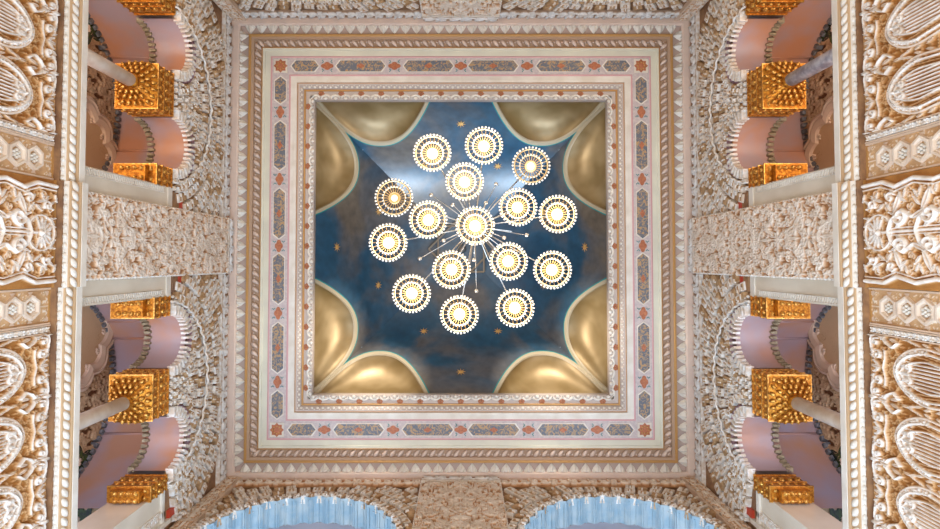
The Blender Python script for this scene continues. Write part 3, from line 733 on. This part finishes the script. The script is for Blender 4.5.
# ------------------------------------------------------------------ front and back walls: great open arches
AR, AZ, AC = 1.30, 7.12, 2.10
def great_lower(a): 
    x = abs(abs(a)-AC); return AZ+math.sqrt(AR*AR-x*x) if x < AR else 5.5
for side in ('front', 'back'):
    for sg in (-1, 1):
        where = ('left' if sg < 0 else 'right')
        rnd = random.Random(40+sg)
        ga = empty('great_arch', W(side, sg*AC, 3.95, 5.5), f'wide scalloped gallery arch on the {where} of the photo\'s {SIDES[side]}', 'arch', 'great scalloped arches')
        cols = [.60+3.2*i/160 for i in range(161)]
        m = MB(); m.grid([[W(side, sg*a, 3.82, z) for z in (great_lower(a), 9.2)] for a in cols])
        m.grid([[W(side, sg*a, 4.12, z) for z in (great_lower(a), 9.2)] for a in cols]); m.build('wall_face', M['ochre'], ga, fix=False)
        pr = lobed(sg*AC, AR+.01, 17, .045, 170, 0, PI, AZ, 1.0)
        m = MB(); m.grid([[W(side, a, d, z) for d in (3.74, 3.80, 4.12)] for a, z in pr]); m.build('scalloped_soffit', M['arch_white'], ga, fix=False)
        m = MB()
        for i in range(17):
            for q in (.12, .5, .88):
                t = PI*(i+q)/17; r = AR+.01-.045+.045*abs(math.sin(q*PI))-.006
                m.tube([W(side, sg*AC+r*math.cos(t), d, AZ+r*math.sin(t)) for d in (3.78, 4.12)], .010, 5)
        m.build('reeding', M['arch_white'], ga)
        mb, mb2 = MB(), MB()
        courses(mb, mb2, side, sg*AC, AZ, [(AR+.0, AR+.10, .09, .10), (AR+.12, AR+.24, .06, .15), (AR+.26, AR+.40, .07, .17), (AR+.42, AR+.56, .06, .16), (AR+.58, AR+.72, .05, .16), (AR+.74, AR+.9, .05, .16), (AR+.92, AR+1.1, .05, .16)], -9, 9, 8.9, 0, PI, 3.82,
                lambda a, z: abs(a) < .64 or abs(a) > 3.52, rnd)
        for i in range(34):
            t = PI*(i+.5)/34; mb.ball(W(side, sg*AC+(AR+.05)*math.cos(t), 3.735, AZ+(AR+.05)*math.sin(t)), .03, 6, 4)
        mb.build('carved_blocks', M['block'], ga); mb2.build('carved_blocks', M['block2'], ga)
        a0, a1 = sorted((sg*.62, sg*3.78))
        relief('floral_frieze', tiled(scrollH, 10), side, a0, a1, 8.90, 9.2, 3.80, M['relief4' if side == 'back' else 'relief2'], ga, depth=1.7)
        cs = MB(); c0, c1 = sorted((sg*3.55, sg*3.80)); cs.wbox(side, c0, c1, 3.74, 3.84, 5.5, 9.2)
        cs.build('corner_strip', M['sand'], ga)
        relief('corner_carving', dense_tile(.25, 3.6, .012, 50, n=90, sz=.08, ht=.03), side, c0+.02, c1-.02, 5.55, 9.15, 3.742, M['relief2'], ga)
    m = MB(); m.wbox(side, -4.1, 4.1, 5.5, 5.7, 5.5, 7.0)
    tag(m.build('wall_gallery_'+side, M['grey_vault']), kind='structure')
    m = MB(); P = []
    for i in range(33):
        t = PI/2*i/32; P.append([W(side, a, 4.12+1.45*math.sin(PI/2-t)*1.0, 7.0+2.05*math.sin(t)) for a in (-4.1, 4.1)])
    m.grid(P); tag(m.build('ceiling_gallery', M['grey_vault'], fix=False, smooth=True), kind='structure')
    m = MB(); m.wbox(side, -4.1, 4.1, 3.95, 5.7, 5.25, 5.42); tag(m.build('floor_gallery_'+side, M['floor']), kind='structure')
# ================================================================== ceiling frame
ALL4 = ('left', 'front', 'right', 'back')
def ring(mb, prof):
    P = []
    for sx, sy in ((1,1), (-1,1), (-1,-1), (1,-1), (1,1)): P.append([(sx*d, sy*d, z+ZC) for d, z in prof])
    mb.grid(P)
frame = empty('trim_1', (0, 0, 9.2+ZC), kind='structure')
def zone(name, prof, material): m = MB(); ring(m, prof); return m.build(name, material, frame, fix=False)
zone('outer_fascia', [(3.95, 9.2), (3.70, 9.19), (3.685, 9.205), (3.675, 9.23)], M['pinkish'])
zone('leaf_ground', [(3.675, 9.23), (3.67, 9.26), (3.54, 9.275), (3.54, 9.235)], M['leafground'])
zone('gilt_fillet', [(3.54, 9.235), (3.535, 9.222), (3.512, 9.222), (3.495, 9.24)], M['gilt'])
zone('rope_ground', [(3.495, 9.235), (3.45, 9.235), (3.44, 9.275), (3.33, 9.29), (3.325, 9.24)], M['ropeground'])
zone('inner_fillet', [(3.325, 9.24), (3.31, 9.235), (3.305, 9.245)], M['brown'])
zone('cream_band_outer', [(3.305, 9.245), (3.27, 9.25), (3.265, 9.265), (3.18, 9.27)], M['celadon'])
zone('rose_line', [(3.18, 9.27), (3.165, 9.265), (3.150, 9.27)], M['rose'])
zone('painted_border', [(3.150, 9.27), (2.875, 9.285)], M['lilac'])
zone('rose_line', [(2.875, 9.285), (2.86, 9.28), (2.845, 9.285)], M['rose'])
zone('cream_band', [(2.845, 9.285), (2.79, 9.285), (2.785, 9.27), (2.74, 9.27), (2.735, 9.28)], M['white'])
zone('brown_fillet', [(2.735, 9.28), (2.725, 9.265), (2.715, 9.27)], M['brown'])
zone('carved_band', [(2.715, 9.27), (2.69, 9.275), (2.64, 9.33), (2.635, 9.345)], M['rosband'])
zone('gilt_fillet', [(2.635, 9.335), (2.63, 9.325), (2.61, 9.325), (2.605, 9.35)], M['gilt'])
zone('rosette_band', [(2.605, 9.35), (2.505, 9.365), (2.475, 9.37), (2.465, 9.385), (2.47, 9.50), (2.52, 9.52)], M['rosband'])
m = MB(); m2 = MB(); m3 = MB(); m4 = MB()
for side in ALL4:
    n = 39; L = 3.61
    for i in range(n):                                 # upright pale leaves
        a = -L+2*L*(i+.5)/n
        for (q, wd, d0, d1, z) in ((0, .080, 3.668, 3.545, 9.215), (-.052, .036, 3.675, 3.625, 9.218), (.052, .036, 3.675, 3.625, 9.218)):
            m.add([W(side, a+q-wd, d0, z+.03), W(side, a+q, d0+.005, z-.02), W(side, a+q+wd, d0, z+.03), W(side, a+q+wd*.75, (d0*.6+d1*.4), z+.04), W(side, a+q, d1, z+.04), W(side, a+q-wd*.75, (d0*.6+d1*.4), z+.04), W(side, a+q, d0*.55+d1*.45, z-.012)],
                  [(0,1,6,5),(1,2,3,6),(5,6,4),(6,3,4)])
    n = 52; L = 3.40
    for i in range(n):                                 # slanting rope lobes
        a = -L+2*L*(i+.5)/n
        p = [Vector(W(side, a-.045, 3.44, 9.262)), Vector(W(side, a-.02, 3.41, 9.240)), Vector(W(side, a+.01, 3.37, 9.245)), Vector(W(side, a+.045, 3.335, 9.27))]
        m2.tube([tuple(q) for q in p], [.012, .034, .028, .010], 6)
        m2.ball(W(side, a+.06, 3.41, 9.262), .016, 6, 4)
    n = 60; L = 2.67
    for i in range(n):
        a = -L+2*L*(i+.5)/n
        m3.ball(W(side, a, 2.668, 9.302), .026, 6, 4, (1, 1, .6)); m3.ball(W(side, a+.04, 2.69, 9.29), .016, 6, 4)
    n = 30; L = 2.53
    for i in range(n):                                 # pale scallops of the rim
        a = -L+2*L*(i+.5)/n
        pts = [W(side, a+.085*math.cos(t), 2.485+.06*math.sin(t), 9.362) for t in [PI*k/8 for k in range(9)]]
        m4.tube(pts, .020, 6); m4.ball(W(side, a, 2.495, 9.352), .032, 8, 4, (1,1,.6))
m.build('leaf_moulding', M['white'], frame, fix=False); m2.build('rope_moulding', M['pinkish'], frame, smooth=True)
m3.build('bead_moulding', M['white'], frame, smooth=True); m4.build('scallop_moulding', M['white'], frame, smooth=True)
def flat(mb, side, pts, z, th=.006):
    n = len(pts); mb.add([W(side, a, d, z) for a, d in pts]+[W(side, a, d, z+th) for a, d in pts],
        [tuple(range(n)), tuple(reversed(range(n, 2*n)))]+[(i, (i+1) % n, n+(i+1) % n, n+i) for i in range(n)])
D0 = 3.012
def cart(mb, side, a0, a1, hw, z, inn=0):
    s_ = .075
    flat(mb, side, [(a0+inn, D0), (a0+s_, D0-hw+inn), (a1-s_, D0-hw+inn), (a1-inn, D0), (a1-s_, D0+hw-inn), (a0+s_, D0+hw-inn)], z)
def quatre(mb, side, a, z, s_=1):
    pts = []
    for k in range(32):
        t = 2*PI*k/32; r = .048+.016*abs(math.cos(2*t))+.014*(abs(math.cos(t))**6)
        pts.append((a+1.35*r*s_*math.cos(t), D0+r*1.05*s_*math.sin(t)))
    flat(mb, side, pts, z)
def star(mb, cx, cy, cz, r, nrm=None, k=8, q=.5, th=.01):
    nrm = Vector(nrm or (0,0,-1)).normalized(); x = nrm.orthogonal().normalized(); y = nrm.cross(x)
    vs = [tuple(Vector((cx,cy,cz))+nrm*th)]
    for i in range(2*k):
        t = PI*i/k; rr = r if i % 2 == 0 else r*q
        vs.append(tuple(Vector((cx,cy,cz))+x*rr*math.cos(t)+y*rr*math.sin(t)+nrm*.002))
    mb.add(vs, [(0, i+1, (i+1) % (2*k)+1) for i in range(2*k)])
for side in ALL4:
    for a0, a1 in ((.125, .955), (1.265, 2.085), (2.38, 2.83)):
        for sg in (-1, 1):
            lo, hi = sorted((sg*a0, sg*a1)); m = MB(); cart(m, side, lo-.022, hi+.022, .105, 9.266); e = m.build('cartouche', M['white'], frame)
            m = MB(); cart(m, side, lo, hi, .092, 9.262); m.build('field', M['slate'], e)
            if a1 < 2.3:
                m = MB(); quatre(m, side, (lo+hi)/2, 9.258, .62); m.build('medallion', M['orange'], e)
    for a in (0, 1.11, -1.11, 2.235, -2.235):
        m = MB(); quatre(m, side, a, 9.262); e = m.build('quatrefoil', M['orange'], frame)
        m = MB()
        for q in (-1, 1):
            for r in (-1, 1):
                m.tube([W(side, a+q*.085, D0+r*.10, 9.265), W(side, a+q*.06, D0+r*.075, 9.262), W(side, a+q*.085, D0+r*.05, 9.265)], .006, 4)
        m.build('curls', M['teal'], e)
    for i in range(15):
        a = -2.35+4.7*i/14; m = MB()
        for k in range(8):
            t = 2*PI*k/8; m.ball(W(side, a+.036*math.cos(t), 2.57+.026*math.sin(t), 9.350), .0190, 6, 4, (1,1,.5))
        m.ball(W(side, a, 2.57, 9.345), .014, 6, 4); m.build('rosette', M['rosette'], frame)
for sx in (-1, 1):
    for sy in (-1, 1):
        m = MB(); m.box((sx*D0-.115, sy*D0-.115, 9.262+ZC), (sx*D0+.115, sy*D0+.115, 9.27+ZC)); e = m.build('corner_square', M['pale'], frame)
        m = MB(); star(m, sx*D0, sy*D0, 9.260+ZC,   .118, k=8, q=.74); m.build('corner_star', M['orange'], e)
        m = MB()
        for k in range(8): m.ball((sx*D0+.06*math.cos(PI*k/4), sy*D0+.06*math.sin(PI*k/4), 9.255+ZC), .016, 6, 4)
        m.build('petals', M['gilt'], e)

# ================================================================== vault over the opening
B0, B1, KS, ZT = 2.50, 9.50, .576, 10.60
LC, LW, LH, LP = 1.51, .915, .92, 2.25
def half(z): return B0-KS*(z-B1)
def lun(x):
    q = (abs(x)-LC)/LW
    return B1+LH*(1-abs(q)**LP) if abs(q) < 1 else B1
VP = []
for k in range(29):                                    # coved upper part, tangent to the lower slope
    t = k/28; p0, p1, t0, t1 = (half(ZT), ZT), (0, 11.55), (-1.25, 2.17), (-2.2, 0)
    h0, h1, h2, h3 = 2*t**3-3*t*t+1, t**3-2*t*t+t, -2*t**3+3*t*t, t**3-t*t
    VP.append(tuple(h0*p0[q]+h1*t0[q]+h2*p1[q]+h3*t1[q] for q in (0, 1)))
VP[-1] = (0.0, 11.55)
m = MB()
for side in ALL4:
    n = 200
    for i in range(n):
        a0, a1 = -2.5+5*i/n, -2.5+5*(i+1)/n; row = []
        for a in (a0, a1):
            up = min(ZT, B1+(B0-abs(a))/KS); lo = min(lun(a), up)
            row.append([(a, half(lo+(up-lo)*k/4), lo+(up-lo)*k/4) for k in range(5)])
        m.grid([[W(side, *p) for p in r] for r in row])
    m.grid([[W(side, -d+2*d*k/24, d, z) for k in range(25)] for d, z in VP])
vault = tag(m.build('ceiling', M['vault'], fix=False, smooth=True), kind='structure')
m = MB()
for side in ALL4: m.wbox(side, -2.7, 2.7, 2.56, 2.62, 9.36, 10.6)
edge = {'left': ('upper', 'lower'), 'right': ('upper', 'lower'), 'front': ('left', 'right'), 'back': ('left', 'right')}
for side in ALL4:
    for sg in (-1, 1):
        e = edge[side][0 if sg < 0 else 1]
        t_ = {'left': 'left', 'right': 'right', 'front': 'bottom', 'back': 'top'}[side]
        lu = empty('lunette', W(side, sg*LC, 2.5, B1), f'gold arched lunette on the {t_} edge of the vault opening, the {e} of its pair', 'lunette', 'gilded vault lunettes')
        P = []
        for i in range(49):
            t = PI*i/48; zc = LH*(1-abs(math.cos(t))**LP); a = sg*min(LC+LW*math.cos(t)*sg, half(B1+zc)-.003); d0 = half(B1+zc)
            P.append([W(side, a, d0+(2.56-d0)*math.sin(s_*PI/2)+.001, B1-.02+(zc+.02)*math.cos(s_*PI/2)) for s_ in np.linspace(0, 1, 15)])
        m = MB(); m.grid(P); m.build('niche', M['lunette'], lu, fix=False, smooth=True)
        m = MB(); P = []
        for i in range(65):
            t = PI*i/64; row = []
            for r, off in ((-.006, .02), (-.006, -.012), (.055, -.012), (.055, .008)):
                x = (LW+r)*math.cos(t); z = (LH+r)*(1-abs(math.cos(t))**LP); ax = LC+sg*x; ax = min(ax, half(B1+z)-.004); row.append(W(side, sg*ax, half(B1+z)+off-.004, B1+z-off*.2))
            P.append(row)
        m.grid(P); m.build('arch_border', M['bordercream'], lu, fix=False)
        m = MB(); P = []
        for i in range(65):
            t = PI*i/64; row = []
            for r, off in ((.053, -.008), (.078, -.008), (.078, .006)):
                x = (LW+r)*math.cos(t); z = (LH+r)*(1-abs(math.cos(t))**LP); ax = LC+sg*x; ax = min(ax, half(B1+z)-.004); row.append(W(side, sg*ax, half(B1+z)+off-.004, B1+z-off*.2))
            P.append(row)
        m.grid(P); m.build('teal_outline', M['teal'], lu, fix=False)
# gilded stars
def vz(d):
    pr = [(2.5, 9.5)]+VP
    for (d0, z0), (d1, z1) in zip(pr, pr[1:]):
        if d1 <= d <= d0: f = (d0-d)/(d0-d1); return z0+f*(z1-z0), Vector((z0-z1, 0, -(d0-d1)))
for side in ALL4:
    for a, d in ((-.72, 1.62), (.72, 1.62), (0, 2.22)):
        z, nn = vz(d); o = Vector(W(side, a, d-.012, z-.012)); sn = Vector(W(side, 0, 1, -ZC)); nrm = Vector((0,0,-(abs(nn.z))))+sn*(-abs(nn.x))
        m = MB(); star(m, o.x, o.y, o.z, .095, nrm, q=.36); m.build('star', M['star'], vault, fix=False)
m = MB()
for off in (0, PI/4):
    for r in (.66,):
        pts = [(r*math.cos(off+PI/4+PI/2*k), r*math.sin(off+PI/4+PI/2*k), vz(min(.6, .66))[0]+ZC-.09) for k in range(4)]
        for k in range(4):
            p, q = Vector(pts[k]), Vector(pts[(k+1) % 4]); m.tube([tuple(p), tuple(q)], .022, 5)
m.build('centre_octagram', M['strap'], vault)

# ================================================================== chandelier
HX, HY, HZ = .136, -.056, 5.0+ZC
K = 5.0/F
ch = empty('chandelier', (HX, HY, HZ), 'large starburst chandelier of sixteen beaded crystal lamps hanging in mid air', 'chandelier')
lamps = [(432.2,151.3,1),(484.3,143.9,1),(531.7,164.3,.1),(464.8,180.4,1),(393.9,196.5,0),(428.3,218.7,1),(475.2,225.2,1),(518.3,206,1),
         (558.3,213,1),(388.3,241.7,1),(451.7,268.7,1),(508.7,260.4,1),(552.6,269,1),(411.7,292.6,1),(459.6,313.5,1),(515.2,307,1)]
m = MB(); m.lathe([(.0, -.02), (.05, -.01), (.06, .03), (.035, .07), (.02, .10), (.02, .5), (.0, .5)], (HX, HY, HZ+.05), 20)
m.tube([(HX, HY, HZ+.5), (HX-.06, HY+.02, HZ+3), (.02, 0, 11.5+ZC)], .012, 8)
m.lathe([(.0, -.09), (.07, -.07), (.09, -.02), (.09, .02)], (.02, 0, 11.5+ZC), 20)
m.build('hub', M['chrome'], ch, smooth=True)
BR = .165
def bead_ring(R_, z, n, r, name, par, cx, cy):
    m = MB()
    for k in range(n):
        t = 2*PI*k/n; m.ball((cx+R_*math.cos(t), cy+R_*math.sin(t), z), r, 8, 5, (1, 1, 1.25))
    return m.build(name, M['crystal'], par, smooth=True)
for i, (px, py, on) in enumerate(lamps):
    x = HX+(px-475.2)*K; y = HY+(py-225.2)*K; z = HZ+(-.06 if i == 6 else .0)
    m = MB()                                            # bezel of the lamp, two brass hoops and a spider
    for r_, zz, w_ in ((BR-.016, z+.012, .007), (.098, z+.030, .006), (.050, z+.045, .006)):
        m.tube([(x+r_*math.cos(2*PI*k/36), y+r_*math.sin(2*PI*k/36), zz) for k in range(36)], w_, 6, closed=True)
    lp = m.build('lamp', M['brass'], ch, smooth=True)
    bead_ring(BR, z, 34, .0115, 'outer_beads', lp, x, y)
    bead_ring(.104, z+.018, 24, .0095, 'inner_beads', lp, x, y)
    m = MB()
    for k in range(22):
        t = 2*PI*k/22; c_, s_ = math.cos(t), math.sin(t)
        m.tube([(x+.045*c_, y+.045*s_, z+.05), (x+.09*c_, y+.09*s_, z+.03), (x+.15*c_, y+.15*s_, z+.014)], .0034, 4)
    m.build('crystal_rods', M['brass'], lp)
    m = MB(); m.ball((x, y, z+.035), .044 if on > .5 else .032, 16, 10); m.build('bulb', M['bulb'] if on == 1 else M['bulb_dim'] if on else M['bulb_off'], lp, smooth=True)
    m = MB(); m.lathe([(.0, .10), (.02, .10), (.025, .06), (.045, .05)], (x, y, z), 16); m.build('socket', M['brass'], lp, smooth=True)
    if i != 6:
        v = Vector((x-HX, y-HY, 0)); L = v.length; u = v/L; e = L-.16
        m = MB(); p0 = Vector((HX, HY, HZ+.06)); p1 = Vector((x, y, z+.10))
        m.tube([tuple(p0), tuple(p0.lerp(p1, .5)+Vector((0,0,.02))), tuple(p1)], .0055, 6)
        nb = int(L/.03)
        for k in range(3, nb): q = p0.lerp(p1, k/nb); m.ball((q.x, q.y, q.z+.04*(k/nb)*(1-k/nb)*2), .0085, 6, 4)
        m.build('arm', M['chrome'], ch, smooth=True)
    if on == 1:
        l = bpy.data.lights.new('lamp_light', 'POINT'); l.energy = 3; l.color = (1, .84, .62); l.shadow_soft_size = .045
        lo_ = bpy.data.objects.new('lamp_light', l); C.objects.link(lo_); lo_.parent = lp; lo_.location = (x, y, z-.03)
for dx, dy in ((337,168),(313,212),(237,216),(187,193),(216,298),(161,340),(286,343),(291,414),(355,292),(407,286)):
    x = HX+(dx-288)/2.3*K; y = HY+(dy-265)/2.3*K
    m = MB(); m.tube([(HX, HY, HZ+.03), (x, y, HZ+.0)], .003, 5); m.ball((x, y, HZ), .019, 10, 7); m.build('pin', M['chrome'], ch, smooth=True)
for k in range(12):
    t = 2*PI*k/12+.13; m = MB(); m.tube([(HX, HY, HZ+.05), (HX+.34*math.cos(t), HY+.34*math.sin(t), HZ+.07+.05*(k % 3))], .0035, 5); m.build('spike', M['chrome'], ch)
